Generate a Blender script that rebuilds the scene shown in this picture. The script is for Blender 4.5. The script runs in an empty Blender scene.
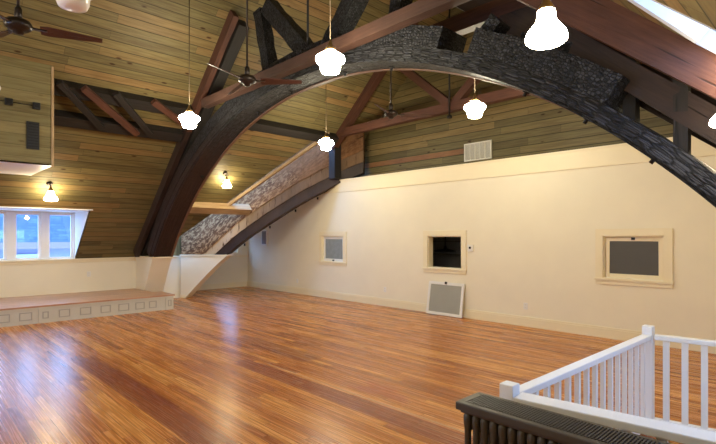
import bpy, bmesh, math, random
from mathutils import Vector, noise
random.seed(7)
S = bpy.context.scene
COL = S.collection
V = Vector

# ------------------------------------------------------------------ mesh helpers
class MB:
    def __init__(self):
        self.bm = bmesh.new(); self.uv = self.bm.loops.layers.uv.new('UVMap')
    def face(self, pts, uvs=None, smooth=False):
        vs = [self.bm.verts.new(p) for p in pts]
        f = self.bm.faces.new(vs); f.smooth = smooth
        if uvs:
            for l, u in zip(f.loops, uvs): l[self.uv].uv = u
        return f
    def box(self, x0, x1, y0, y1, z0, z1, off=None):
        d = (abs(x1-x0), abs(y1-y0), abs(z1-z0))
        off = off if off is not None else (random.random()*20, random.random()*20)
        P = lambda i, j, k: V((x1 if i else x0, y1 if j else y0, z1 if k else z0))
        quads = [((0,0,0),(0,1,0),(1,1,0),(1,0,0)), ((0,0,1),(1,0,1),(1,1,1),(0,1,1)),
                 ((0,0,0),(1,0,0),(1,0,1),(0,0,1)), ((0,1,0),(0,1,1),(1,1,1),(1,1,0)),
                 ((0,0,0),(0,0,1),(0,1,1),(0,1,0)), ((1,0,0),(1,1,0),(1,1,1),(1,0,1))]
        drop = [2,2,1,1,0,0]
        for q, dr in zip(quads, drop):
            ax = [a for a in (0,1,2) if a != dr]
            ax.sort(key=lambda a: -d[a])
            pts = [P(*c) for c in q]
            self.face(pts, [(p[ax[0]]+off[0], p[ax[1]]+off[1]) for p in pts])
        return self
    def beam(self, p0, p1, w, h, up=(0,0,1), seg=1, jit=0.0):
        p0, p1 = V(p0), V(p1); ln = (p1-p0).length; a = (p1-p0)/ln
        up = V(up); s = a.cross(up).normalized(); u = s.cross(a).normalized()
        rings = []
        sd = random.random()*50
        for i in range(seg+1):
            c = p0+(p1-p0)*(i/seg)
            r = [c+s*(w/2*x)+u*(h/2*y) for x, y in ((-1,-1),(1,-1),(1,1),(-1,1))]
            if jit:
                r = [q+noise.noise_vector(q*6+V((sd,0,0)))*jit for q in r]
            rings.append(r)
        self.rings(rings, [ln*i/seg for i in range(seg+1)])
        return self
    def rings(self, rings, us, cap=True, smooth=False):
        o1, o2 = random.random()*20, random.random()*20
        n = len(rings[0])
        vv = [[self.bm.verts.new(p) for p in r] for r in rings]
        per = [0]
        for k in range(n): per.append(per[-1]+(rings[0][(k+1) % n]-rings[0][k]).length)
        for i in range(len(rings)-1):
            for k in range(n):
                k2 = (k+1) % n
                f = self.bm.faces.new((vv[i][k], vv[i][k2], vv[i+1][k2], vv[i+1][k])); f.smooth = smooth
                for l, q in zip(f.loops, ((us[i],per[k]),(us[i],per[k+1]),(us[i+1],per[k+1]),(us[i+1],per[k]))):
                    l[self.uv].uv = (q[0]+o1, q[1]+o2)
        if cap:
            for r, rev in ((vv[0], True), (vv[-1], False)):
                f = self.bm.faces.new(list(reversed(r)) if rev else r)
                for l in f.loops:
                    c = l.vert.co; l[self.uv].uv = (c.x+c.y+o1, c.z+o2)
        return self
    def tube(self, p0, p1, r, seg=10, r1=None):
        p0, p1 = V(p0), V(p1); a = (p1-p0).normalized()
        s = a.orthogonal().normalized(); t = a.cross(s)
        r1 = r if r1 is None else r1
        R = [[c+(s*math.cos(2*math.pi*k/seg)+t*math.sin(2*math.pi*k/seg))*q for k in range(seg)] for c, q in ((p0, r), (p1, r1))]
        return self.rings(R, [0, (p1-p0).length], smooth=True)
    def lathe(self, prof, c=(0,0,0), seg=28):
        c = V(c); R = []
        us = [0]
        for i in range(1, len(prof)): us.append(us[-1]+math.dist(prof[i], prof[i-1]))
        for r, z in prof:
            R.append([c+V((max(r, 1e-4)*math.cos(2*math.pi*k/seg), max(r, 1e-4)*math.sin(2*math.pi*k/seg), z)) for k in range(seg)])
        return self.rings(R, us, smooth=True)
    def prism(self, poly, off, uvf=None):
        poly = [V(p) for p in poly]; off = V(off)
        uvf = uvf or (lambda p: (p.x+p.y, p.z))
        q = [p+off for p in poly]
        self.face(poly, [uvf(p) for p in poly]); self.face(list(reversed(q)), [uvf(p) for p in reversed(q)])
        n = len(poly)
        for i in range(n):
            j = (i+1) % n
            pts = [poly[i], q[i], q[j], poly[j]]
            self.face(pts, [uvf(p) for p in pts])
        return self
    def build(self, name, mat, parent=None, bevel=0.0, kind=None):
        bmesh.ops.remove_doubles(self.bm, verts=self.bm.verts, dist=1e-5)
        bmesh.ops.recalc_face_normals(self.bm, faces=self.bm.faces)
        me = bpy.data.meshes.new(name); self.bm.to_mesh(me); self.bm.free()
        me.materials.append(mat)
        o = bpy.data.objects.new(name, me); COL.objects.link(o)
        if parent is not None:
            o.parent = parent
            if parent.type == 'EMPTY':
                o.matrix_parent_inverse = Matrix.Translation(parent.location).inverted()
        if bevel:
            b = o.modifiers.new('Bevel', 'BEVEL'); b.width = bevel; b.segments = 2; b.limit_method = 'ANGLE'
        if kind: o['kind'] = kind
        return o

from mathutils import Matrix

def thing(name, label, cat, loc=(0,0,0), group=None):
    o = bpy.data.objects.new(name, None); COL.objects.link(o); o.location = loc
    o.empty_display_size = .1
    return tag(o, label, cat, group)
def tag(o, label, cat, group=None, kind='thing'):
    o['label'] = label; o['category'] = cat; o['kind'] = kind
    if group: o['group'] = group
    return o
def lab(o, label): o['label'] = label; return o

# ------------------------------------------------------------------ material helpers
class NT:
    def __init__(self, name):
        self.m = bpy.data.materials.new(name); self.m.use_nodes = True
        self.t = self.m.node_tree; self.t.nodes.clear()
        self.out = self.t.nodes.new('ShaderNodeOutputMaterial')
    def n(self, typ, **kw):
        nd = self.t.nodes.new(typ)
        for k, v in kw.items(): setattr(nd, k, v)
        return nd
    def link(self, a, b): self.t.links.new(a, b)
    def set(self, sock, v):
        if hasattr(v, 'is_output') or isinstance(v, bpy.types.NodeSocket): self.link(v, sock)
        else: sock.default_value = v
    def math(self, op, a, b=None, c=None):
        nd = self.n('ShaderNodeMath', operation=op)
        self.set(nd.inputs[0], a)
        if b is not None: self.set(nd.inputs[1], b)
        if c is not None: self.set(nd.inputs[2], c)
        return nd.outputs[0]
    def comb(self, x, y, z=0.0):
        nd = self.n('ShaderNodeCombineXYZ')
        for i, v in enumerate((x, y, z)): self.set(nd.inputs[i], v)
        return nd.outputs[0]
    def noise(self, vec, scale=1, detail=4, rough=.55):
        nd = self.n('ShaderNodeTexNoise'); self.link(vec, nd.inputs['Vector'])
        nd.inputs['Scale'].default_value = scale; nd.inputs['Detail'].default_value = detail; nd.inputs['Roughness'].default_value = rough
        return nd.outputs['Fac']
    def maprange(self, v, a, b, c=0.0, d=1.0, smooth=True):
        nd = self.n('ShaderNodeMapRange', interpolation_type='SMOOTHSTEP' if smooth else 'LINEAR')
        self.set(nd.inputs[0], v)
        for i, q in enumerate((a, b, c, d)): nd.inputs[i+1].default_value = q
        return nd.outputs[0]
    def ramp(self, v, stops):
        nd = self.n('ShaderNodeValToRGB'); self.link(v, nd.inputs[0])
        el = nd.color_ramp.elements
        el[0].position, el[0].color = stops[0][0], (*stops[0][1], 1)
        el[1].position, el[1].color = stops[-1][0], (*stops[-1][1], 1)
        for p, c in stops[1:-1]:
            e = el.new(p); e.color = (*c, 1)
        return nd.outputs[0]
    def mix(self, fac, a, b, mode='MIX'):
        nd = self.n('ShaderNodeMix', data_type='RGBA', blend_type=mode)
        self.set(nd.inputs[0], fac)
        for i, v in ((6, a), (7, b)):
            if isinstance(v, tuple): nd.inputs[i].default_value = (*v, 1)
            else: self.link(v, nd.inputs[i])
        return nd.outputs[2]
    def bsdf(self, color, rough=.5, bump=None, bstr=.3, bdist=.01, metal=0.0, spec=.5, coat=0.0):
        p = self.n('ShaderNodeBsdfPrincipled')
        if isinstance(color, tuple): p.inputs['Base Color'].default_value = (*color, 1)
        else: self.link(color, p.inputs['Base Color'])
        self.set(p.inputs['Roughness'], rough)
        p.inputs['Metallic'].default_value = metal; p.inputs['Specular IOR Level'].default_value = spec
        p.inputs['Coat Weight'].default_value = coat; p.inputs['Coat Roughness'].default_value = .12
        if bump is not None:
            b = self.n('ShaderNodeBump'); b.inputs['Strength'].default_value = bstr; b.inputs['Distance'].default_value = bdist
            self.link(bump, b.inputs['Height']); self.link(b.outputs[0], p.inputs['Normal'])
        self.link(p.outputs[0], self.out.inputs[0])
        return self.m
    def uv(self):
        t = self.n('ShaderNodeTexCoord'); s = self.n('ShaderNodeSeparateXYZ'); self.link(t.outputs['UV'], s.inputs[0])
        return s.outputs[0], s.outputs[1]
    def obj(self):
        return self.n('ShaderNodeTexCoord').outputs['Object']

def plank_mat(name, width, length, stops, rough=.5, groove=.004, gdark=.25, grain=(2, 45), knots=0.0, bstr=.4, spec=.4, coat=0.0, patches=(), vary=.75, gline=1.0):
    N = NT(name); u, v = N.uv()
    vr = N.math('DIVIDE', v, width); row = N.math('FLOOR', vr); fv = N.math('FRACT', vr)
    h = N.n('ShaderNodeTexWhiteNoise', noise_dimensions='1D'); N.link(row, h.inputs['W'])
    u2 = N.math('ADD', N.math('DIVIDE', u, length), N.math('MULTIPLY', h.outputs[0], 9.7)); col = N.math('FLOOR', u2); fu = N.math('FRACT', u2)
    c = N.n('ShaderNodeTexWhiteNoise', noise_dimensions='2D'); N.link(N.comb(row, col), c.inputs['Vector'])
    rnd = c.outputs[0]
    ro = N.math('MULTIPLY', rnd, 60.0)
    gv = N.comb(N.math('MULTIPLY_ADD', u, grain[0], ro), N.math('MULTIPLY', v, grain[1]), ro)
    g = N.noise(gv, 1, 5, .6)
    gl = N.noise(N.comb(N.math('MULTIPLY_ADD', u, .7, ro), N.math('MULTIPLY', v, 5.0), ro), 1, 3)
    t = N.math('ADD', N.math('MULTIPLY', rnd, vary), N.math('MULTIPLY', N.math('ADD', N.math('MULTIPLY', g, .55), N.math('MULTIPLY', gl, .45)), 1.0-vary+.25))
    t = N.math('SUBTRACT', t, .12)
    colr = N.ramp(t, stops)
    colr = N.mix(N.math('MULTIPLY', N.maprange(g, .35, .62, 1, 0), .45*gline), colr, (0.55,0.42,0.36), 'MULTIPLY')
    if knots:
        k = N.n('ShaderNodeTexVoronoi', feature='F1'); N.link(N.comb(N.math('MULTIPLY', u, 1.9), N.math('MULTIPLY', v, 5.2), 0.0), k.inputs['Vector']); k.inputs['Scale'].default_value = 1.0
        km = N.maprange(k.outputs['Distance'], .05, .13, knots, 0.0)
        colr = N.mix(km, colr, (.30,.16,.08), 'MULTIPLY')
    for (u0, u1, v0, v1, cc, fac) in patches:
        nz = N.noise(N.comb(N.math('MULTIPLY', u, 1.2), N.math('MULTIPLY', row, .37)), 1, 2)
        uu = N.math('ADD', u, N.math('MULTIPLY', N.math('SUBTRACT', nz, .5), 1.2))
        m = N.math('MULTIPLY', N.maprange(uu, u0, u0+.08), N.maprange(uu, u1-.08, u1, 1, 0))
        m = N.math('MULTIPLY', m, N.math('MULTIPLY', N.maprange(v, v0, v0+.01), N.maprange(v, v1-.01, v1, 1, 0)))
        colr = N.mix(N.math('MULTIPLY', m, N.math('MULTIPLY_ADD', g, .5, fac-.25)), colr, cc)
    e = N.math('MULTIPLY', N.math('MINIMUM', fv, N.math('SUBTRACT', 1.0, fv)), width)
    gm = N.maprange(e, groove*.35, groove)
    e2 = N.math('MULTIPLY', N.math('MINIMUM', fu, N.math('SUBTRACT', 1.0, fu)), length)
    gm2 = N.math('MINIMUM', gm, N.maprange(e2, .001, .004, .35, 1))
    colr = N.mix(N.math('SUBTRACT', 1.0, gm2), colr, tuple(x*gdark for x in stops[0][1]))
    hgt = N.math('ADD', gm2, N.math('MULTIPLY', g, .15))
    rr = N.math('ADD', rough, N.math('MULTIPLY', N.math('SUBTRACT', g, .5), .12))
    return N.bsdf(colr, rr, hgt, bstr, .006, spec=spec, coat=coat)

def wood_mat(name, dark, light, rough=.6, scale=(3, 40), bstr=.4, spec=.35, scrape=None, fade=None):
    N = NT(name); u, v = N.uv()
    g = N.noise(N.comb(N.math('MULTIPLY', u, scale[0]), N.math('MULTIPLY', v, scale[1])), 1, 5, .65)
    b = N.noise(N.comb(N.math('MULTIPLY', u, 1.3), N.math('MULTIPLY', v, 4.0), 3.0), 1, 3)
    t = N.math('ADD', N.math('MULTIPLY', g, .6), N.math('MULTIPLY', b, .5))
    c = N.ramp(t, [(.3, dark), (.75, light)])
    if scrape:
        s = N.noise(N.comb(N.math('MULTIPLY', u, 7.0), N.math('MULTIPLY', v, 20.0), 7.0), 1, 5, .7)
        sm = N.maprange(s, scrape[1], scrape[1]+.1)
        if fade:
            ox = N.n('ShaderNodeSeparateXYZ'); N.link(N.n('ShaderNodeNewGeometry').outputs['Position'], ox.inputs[0])
            sm = N.math('MULTIPLY', sm, N.maprange(N.math('MULTIPLY_ADD', b, 1.6, ox.outputs[0]), fade[0], fade[1], 1, .12))
        c = N.mix(sm, c, scrape[0])
    cr = N.noise(N.comb(N.math('MULTIPLY', u, .8), N.math('MULTIPLY', v, 22.0), 11.0), 1, 2)
    c = N.mix(N.maprange(cr, .30, .36, .8, 0), c, tuple(x*.3 for x in dark))
    return N.bsdf(c, rough, N.math('ADD', g, N.maprange(cr, .28, .36)), bstr, .008, spec=spec)

def char_mat(name, sc=(28, 38), base=(.002,.002,.0025), top=(.062,.062,.070), rough=.6, brown=None):
    N = NT(name); u, v = N.uv()
    w = N.noise(N.comb(N.math('MULTIPLY', u, 3.0), N.math('MULTIPLY', v, 3.0)), 1, 3)
    uu = N.math('MULTIPLY_ADD', w, .8, N.math('MULTIPLY', u, sc[0])); vv = N.math('MULTIPLY_ADD', w, .8, N.math('MULTIPLY', v, sc[1]))
    vec = N.comb(uu, vv)
    a = N.n('ShaderNodeTexVoronoi', feature='DISTANCE_TO_EDGE'); N.link(vec, a.inputs['Vector']); a.inputs['Scale'].default_value = 1.0; a.inputs['Randomness'].default_value = .55
    cl = N.n('ShaderNodeTexVoronoi', feature='F1'); N.link(vec, cl.inputs['Vector']); cl.inputs['Scale'].default_value = 1.0; cl.inputs['Randomness'].default_value = .55
    sep = N.n('ShaderNodeSeparateColor'); N.link(cl.outputs['Color'], sep.inputs[0])
    d = a.outputs['Distance']
    pl = N.maprange(d, .03, .20)
    fine = N.noise(N.comb(N.math('MULTIPLY', u, 60.0), N.math('MULTIPLY', v, 90.0)), 1, 3)
    ash = N.math('MULTIPLY', N.math('MULTIPLY', pl, N.math('MULTIPLY_ADD', sep.outputs[0], .95, .05)), N.math('MULTIPLY_ADD', fine, 1.2, .2))
    c = N.mix(ash, base, top)
    if brown:
        ox = N.n('ShaderNodeSeparateXYZ'); N.link(N.n('ShaderNodeNewGeometry').outputs['Position'], ox.inputs[0])
        nz = N.noise(N.comb(N.math('MULTIPLY', u, 1.5), N.math('MULTIPLY', v, 18.0)), 1, 4)
        f = N.maprange(N.math('ADD', ox.outputs[0], N.math('MULTIPLY', nz, 2.2)), brown[0], brown[1], 1, 0)
        gr = N.noise(N.comb(N.math('MULTIPLY', u, 1.2), N.math('MULTIPLY', v, 50.0)), 1, 4)
        c = N.mix(f, c, N.ramp(gr, [(.3, brown[2]), (.75, brown[3])]))
        pl = N.math('MULTIPLY', pl, N.math('SUBTRACT', 1.0, N.math('MULTIPLY', f, .75)))
        pl = N.math('ADD', pl, N.math('MULTIPLY', gr, .25))
    return N.bsdf(c, rough, N.math('ADD', pl, N.math('MULTIPLY', fine, .12)), .85, .018, spec=.3)

def plain(name, c, rough=.5, metal=0.0, spec=.4, nz=0.06, scale=6, bstr=.08):
    N = NT(name); o = N.obj(); n = N.noise(o, scale, 4)
    col = N.mix(n, tuple(x*(1-nz) for x in c), tuple(min(1, x*(1+nz)) for x in c))
    return N.bsdf(col, rough, n, bstr, .004, metal=metal, spec=spec)

def glow(name, c, s):
    N = NT(name); e = N.n('ShaderNodeEmission'); e.inputs[0].default_value = (*c, 1); e.inputs[1].default_value = s
    N.link(e.outputs[0], N.out.inputs[0]); return N.m
def pane_mat(name, tint=(1,1,1), refl=.045):
    N = NT(name); t = N.n('ShaderNodeBsdfTransparent'); t.inputs[0].default_value = (*tint, 1)
    g = N.n('ShaderNodeBsdfGlossy'); g.inputs['Roughness'].default_value = .03
    m = N.n('ShaderNodeMixShader'); m.inputs[0].default_value = refl
    N.link(t.outputs[0], m.inputs[1]); N.link(g.outputs[0], m.inputs[2]); N.link(m.outputs[0], N.out.inputs[0]); return N.m

LAMP_C = (1.0, .905, .665); LAMP_S = 55.0
M = {}
M['ceil'] = plank_mat('ceiling_boards', .155, 2.6, [(0, (.10,.082,.034)), (.35, (.160,.134,.056)), (.65, (.20,.158,.062)), (.85, (.235,.155,.062)), (1, (.32,.20,.08))], .55, .009, .38, (2, 34), 1.0, .5, .3, gline=1.2)
M['gable'] = plank_mat('gable_boards', .15, 1.9, [(0, (.09,.072,.028)), (.4, (.145,.118,.048)), (.75, (.19,.145,.058)), (1, (.25,.17,.065))], .55, .009, .35, (2, 34), 1.0, .5, .3)
M['boxwood'] = plank_mat('box_boards', .17, 3.4, [(0, (.15,.125,.05)), (.5, (.20,.17,.072)), (1, (.25,.205,.088))], .55, .004, .5, (2, 30), .5, .3, .3)
M['floor'] = plank_mat('floor_boards', .082, 1.9, [(0, (.26,.070,.018)), (.3, (.46,.155,.036)), (.65, (.62,.245,.056)), (1, (.78,.39,.11))], .27, .0022, .25, (1.6, 70), 0, .06, .42, .0,
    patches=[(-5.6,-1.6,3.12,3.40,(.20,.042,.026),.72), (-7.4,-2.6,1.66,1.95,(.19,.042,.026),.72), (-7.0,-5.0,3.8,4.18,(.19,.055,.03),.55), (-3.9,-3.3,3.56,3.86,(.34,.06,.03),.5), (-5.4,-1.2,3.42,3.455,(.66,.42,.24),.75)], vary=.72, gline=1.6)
M['deck'] = plank_mat('stage_boards', .082, 2.0, [(0, (.42,.21,.12)), (.5, (.54,.30,.18)), (1, (.62,.38,.24))], .32, .002, .3, (1.6, 60), 0, .15, .5)
M['plaster'] = plain('cream_plaster', (.84,.775,.60), .7, nz=.055, scale=1.8, bstr=.05)
M['trim'] = plain('cream_trim_paint', (.84,.745,.515), .45, nz=.03, scale=3)
M['stagepaint'] = plain('grey_cream_paint', (.62,.60,.52), .55, nz=.05, scale=4)
M['stageline'] = plain('grey_moulding_paint', (.40,.38,.33), .55, nz=.05)
M['white'] = plain('white_gloss_paint', (.86,.85,.82), .38, nz=.02, scale=5)
M['reveal'] = plain('dimmed_white_paint', (.46,.47,.50), .6, nz=.03)  # white reveal, toned grey-blue to hold down the bright skylight
M['offwhite'] = plain('off_white_paint', (.80,.79,.74), .5, nz=.03)
M['red'] = wood_mat('red_brown_timber', (.036,.014,.009), (.115,.046,.028), .6)
M['redlit'] = wood_mat('red_timber', (.042,.015,.009), (.120,.046,.026), .66)
M['tie'] = wood_mat('tie_timber', (.028,.014,.010), (.090,.043,.029), .65)
M['brown'] = wood_mat('dark_brown_timber', (.012,.007,.006), (.050,.027,.020), .6)
M['black'] = wood_mat('blackened_timber', (.006,.005,.0045), (.026,.021,.018), .65)
M['soffit'] = wood_mat('soffit_timber', (.016,.010,.008), (.075,.042,.030), .5, (1.5, 45))
M['rim'] = wood_mat('rim_timber', (.07,.035,.022), (.22,.12,.08), .55, (1.5, 30))
M['char'] = char_mat('alligator_char')
M['charlow'] = char_mat('charred_laminate', (7, 62), brown=(-8.6, -6.6, (.012,.007,.006), (.055,.028,.021)))
M['charup'] = char_mat('charred_cover', (23, 31), brown=(-9.3, -7.6, (.012,.007,.006), (.055,.030,.022)))
M['scrape'] = wood_mat('scraped_timber', (.055,.025,.011), (.20,.095,.040), .75, (2.2, 24), spec=.12, scrape=((.38,.225,.105), .47), fade=(-10.5,-9.2))
M['pale'] = wood_mat('pale_scraped_timber', (.035,.018,.010), (.14,.075,.04), .75, (1.6, 20), spec=.12, scrape=((.52,.38,.23), .36), fade=(-10.7,-9.7))
M['raw'] = wood_mat('raw_timber', (.22,.13,.06), (.52,.37,.21), .6)
M['bronze'] = plain('dark_bronze', (.035,.026,.022), .35, .6)
M['brass'] = plain('old_brass', (.30,.19,.08), .35, .9)
M['oldrod'] = plain('dull_brass_rod', (.12,.085,.05), .6, .3)
M['iron'] = plain('black_iron', (.012,.011,.011), .5, .3)
M['blade'] = wood_mat('fan_blade_wood', (.03,.012,.01), (.085,.035,.026), .32)
M['chrome'] = plain('chrome', (.5,.5,.52), .2, 1.0)
M['globe'] = glow('lit_milk_glass', LAMP_C, LAMP_S)
M['bell'] = glow('lit_frosted_glass', (1.0, .84, .54), LAMP_S*.75)
M['bellnear'] = glow('lit_frosted_glass_soft', (1.0, .88, .66), LAMP_S*.42)
M['milk'] = plain('unlit_milk_glass', (.86,.84,.80), .15, nz=.01)
M['radiator'] = plain('radiator_bronze_paint', (.060,.048,.032), .42, .25, nz=.12, scale=20)
M['radtop'] = plain('radiator_grille_paint', (.045,.034,.026), .45, .2, nz=.1, scale=20)
M['dark'] = plain('black_plastic', (.012,.012,.013), .45)
M['screen'] = plain('grey_mesh_screen', (.34,.34,.29), .8, nz=.12, scale=2.5)
M['darkscreen'] = plain('dark_mesh_screen', (.085,.080,.066), .5, nz=.06, scale=3)
M['frost'] = plain('frosted_pane', (.26,.29,.29), .35, nz=.25, scale=9)
M['greymetal'] = plain('grey_metal', (.27,.26,.24), .6, .0)
M['ventpaint'] = plain('vent_paint', (.72,.69,.60), .5)
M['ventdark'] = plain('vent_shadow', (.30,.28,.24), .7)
M['night'] = plain('dark_room_paint', (.5,.5,.5), .8)
M['pane'] = pane_mat('clear_pane')
M['shingle'] = plank_mat('blue_shingle', .22, .35, [(0, (.05,.085,.16)), (.5, (.07,.11,.20)), (1, (.10,.15,.25))], .8, .008, .4, (8, 30), 0, .3, .2)
M['siding'] = plain('house_siding', (.16,.17,.25), .7)
M['eave'] = plain('house_eave_paint', (.20,.15,.21), .7)
M['housetrim'] = plain('house_trim_paint', (.34,.37,.44), .6)
M['housepane'] = plain('house_window_glass', (.10,.14,.20), .1)

# ------------------------------------------------------------------ dimensions
XL, XR, XK = -12.6, 1.3, -5.65          # knee walls and ridge
YF, YG = -4.0, 9.0
zl = lambda x: 1.12+.9*(x-XL)
zr = lambda x: 1.12+.9*(XR-x)
ZK = zl(XK)
SL = math.sqrt(1+.81)
uvL = lambda p: (p.y, (p.x-XL)*SL)
YW = 8.27; TW = .15; HW = 3.08

# ------------------------------------------------------------------ setting
DD = V((.756,.655,0)).normalized(); DN = V((-.655,.756,0)).normalized(); DP = V((-12.4,5.5,0))
def dg(s, z, n=0.0): return DP+DD*s+DN*n+V((0,0,z))
# floor with the stair opening
hx, hy0, hy1 = -1.12, 2.48, 4.62
b = MB(); uvF = lambda p: (p.x, p.y)
for (x0, x1, y0, y1) in ((-13.9, hx, YF, 8.5), (hx, XR, YF, hy0), (hx, XR, hy1, 8.5)):
    b.prism([(x0,y0,0),(x1,y0,0),(x1,y1,0),(x0,y1,0)], (0,0,-.12), uvF)
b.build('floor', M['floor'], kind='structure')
b = MB()
b.box(hx-.1, hx, hy0-.1, hy1+.1, -2.6, -.12).box(hx, XR, hy0-.1, hy0, -2.6, -.12).box(hx, XR, hy1, hy1+.1, -2.6, -.12).box(XR, XR+.1, hy0-.1, hy1+.1, -2.6, 0).box(hx-.1, XR+.1, hy0-.1, hy1+.1, -2.7, -2.6)
b.build('wall_stairwell', M['plaster'], kind='structure')

# ceiling, left slope (with the dormer cut out) and right slope (with the skylight cut out)
DY0, DY1, DX = -1.2, 2.96, -11.4
T = (-.06*.67, 0, .06*.74)
b = MB()
L = lambda *q: [(x, y, zl(x)) for x, y in q]
b.prism(L((XL,YF),(XK,YF),(XK,DY0),(XL,DY0)), T, uvL)
b.prism(L((DX,DY0),(XK,DY0),(XK,DY1),(DX,DY1)), T, uvL)
b.prism(L((XL,DY1),(XK,DY1),(XK,4.70),(XL,4.70)), T, uvL)
b.prism(L((XL,4.70),(-8.75,4.70),(-8.75,7.99)), T, uvL)
b.prism(L((-8.75,4.70),(XK,4.70),(XK,YG),(-8.75,YG)), T, uvL)
b.prism(L((-9.12,7.67),(-8.75,7.99),(-8.75,YG),(-10.55,YG),(-9.58,8.2)), T, uvL)
b.build('ceiling_left', M['ceil'], kind='structure')
SX0, SX1, SY0, SY1 = -2.6, -.32, 3.26, 4.05
LX0, LX1, LY0, LY1 = .45, 1.05, 2.5, 4.3          # low roof window over the stair
b = MB(); uvR = lambda p: (p.y, (XR-p.x)*SL+31); T2 = (.06*.67, 0, .06*.74)
R_ = lambda *q: [(x, y, zr(x)) for x, y in q]
b.prism(R_((XK,YF),(SX1,YF),(SX1,SY0),(XK,SY0)), T2, uvR)
b.prism(R_((XK,SY1),(SX1,SY1),(SX1,YG),(XK,YG)), T2, uvR)
b.prism(R_((XK,SY0),(SX0,SY0),(SX0,SY1),(XK,SY1)), T2, uvR)
b.prism(R_((SX0,3.45),(-1.15,3.6),(-.80,SY1),(SX0,SY1)), T2, uvR)
b.prism(R_((SX1,YF),(XR,YF),(XR,LY0),(SX1,LY0)), T2, uvR)
b.prism(R_((SX1,LY1),(XR,LY1),(XR,YG),(SX1,YG)), T2, uvR)
b.prism(R_((SX1,LY0),(LX0,LY0),(LX0,LY1),(SX1,LY1)), T2, uvR)
b.prism(R_((LX1,LY0),(XR,LY0),(XR,LY1),(LX1,LY1)), T2, uvR)
b.build('ceiling_right', M['ceil'], kind='structure')
nrm = V((.67, 0, .74))
def skp(x, y, h): return V((x, y, zr(x)))+nrm*h
def roof_window(n, pts, dep):
    b = MB(); k = len(pts); cx = sum(p[0] for p in pts)/k; cy = sum(p[1] for p in pts)/k
    for i in range(k):
        (xa, ya), (xb, yb) = pts[i], pts[(i+1) % k]
        o = V((yb-ya, -(xb-xa), 0)).normalized()
        if o.dot(V(((xa+xb)/2-cx, (ya+yb)/2-cy, 0))) < 0: o = -o
        i_ = -o*.005
        b.prism([skp(xa,ya,-.004)+i_, skp(xb,yb,-.004)+i_, skp(xb,yb,dep)+i_, skp(xa,ya,dep)+i_], o*.03)
    w = b.build('window_%d' % n, M['reveal'], kind='structure')
    MB().prism([skp(x,y,dep-.04) for x, y in pts], nrm*.01).build('pane', M['pane'], w)
roof_window(3, [(SX0,SY0),(SX1,SY0),(SX1,SY1),(-.80,SY1),(-1.15,3.6),(SX0,3.45)], .32)
roof_window(8, [(LX0,LY0),(LX1,LY0),(LX1,LY1),(LX0,LY1)], .25)

# gable wall of boards, and the board band on it
b = MB(); b.prism([(-10.62,YG,2.9), (-.68,YG,2.9), (XK,YG,ZK), (-8.3,YG,ZK), (-10.62,YG,5.3)], (0,.08,0), lambda p: (p.x, p.z)); b.build('wall_gable', M['gable'], kind='structure')
b = MB(); b.box(-10.2,-6.04,YG-.014,YG,3.46,3.575); b.build('trim_4', wood_mat('reddish_board', (.13,.055,.025), (.27,.13,.055), .6), kind='structure')
# wall behind the camera; its unseen window is added to brighten the hall
FX0, FX1, FZ0, FZ1 = -7.4, -3.9, 1.2, 3.0
b = MB(); o_ = (0,-.1,0)
b.prism([(XL-.1,YF,0),(XR,YF,0),(XR,YF,FZ0),(XL-.1,YF,FZ0)], o_)
b.prism([(XL-.1,YF,FZ0),(FX0,YF,FZ0),(FX0,YF,FZ1),(-10.51,YF,FZ1),(XL-.1,YF,1.12)], o_)
b.prism([(FX1,YF,FZ0),(XR,YF,FZ0),(XR,YF,1.2),(-.79,YF,FZ1),(FX1,YF,FZ1)], o_)
b.prism([(-10.51,YF,FZ1),(-.79,YF,FZ1),(XK,YF,ZK)], o_)
b.build('wall_front', M['plaster'], kind='structure')
b = MB()
for i in range(6): x = FX0+(FX1-FX0)*i/5; b.box(x-.06,x+.06,YF-.09,YF-.01,FZ0,FZ1)
b.box(FX0,FX1,YF-.09,YF-.01,FZ0,FZ0+.08).box(FX0,FX1,YF-.09,YF-.01,FZ1-.08,FZ1).box(FX0,FX1,YF-.08,YF-.02,2.3,2.38)
w9 = b.build('window_9', M['white'], kind='structure')
MB().box(FX0,FX1,YF-.055,YF-.045,FZ0,FZ1).build('pane', M['pane'], w9)
# knee walls
b = MB(); b.box(XL-.12, XL, YF, 5.55, 0, 1.12); b.build('wall_left', M['plaster'], kind='structure')
b = MB(); b.box(XR, XR+.12, YF, 8.5, 0, 1.16); b.build('wall_right', M['plaster'], kind='structure')
b = MB(); b.box(XL-.14, XL+.045, YF, 4.3, 1.09, 1.125).box(XL, XL+.02, YF, 4.3, 1.03, 1.09); b.box(XL, XL+.035, 4.76, 5.35, 1.09, 1.125); b.build('trim_1', M['trim'], kind='structure', bevel=.006)
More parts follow.
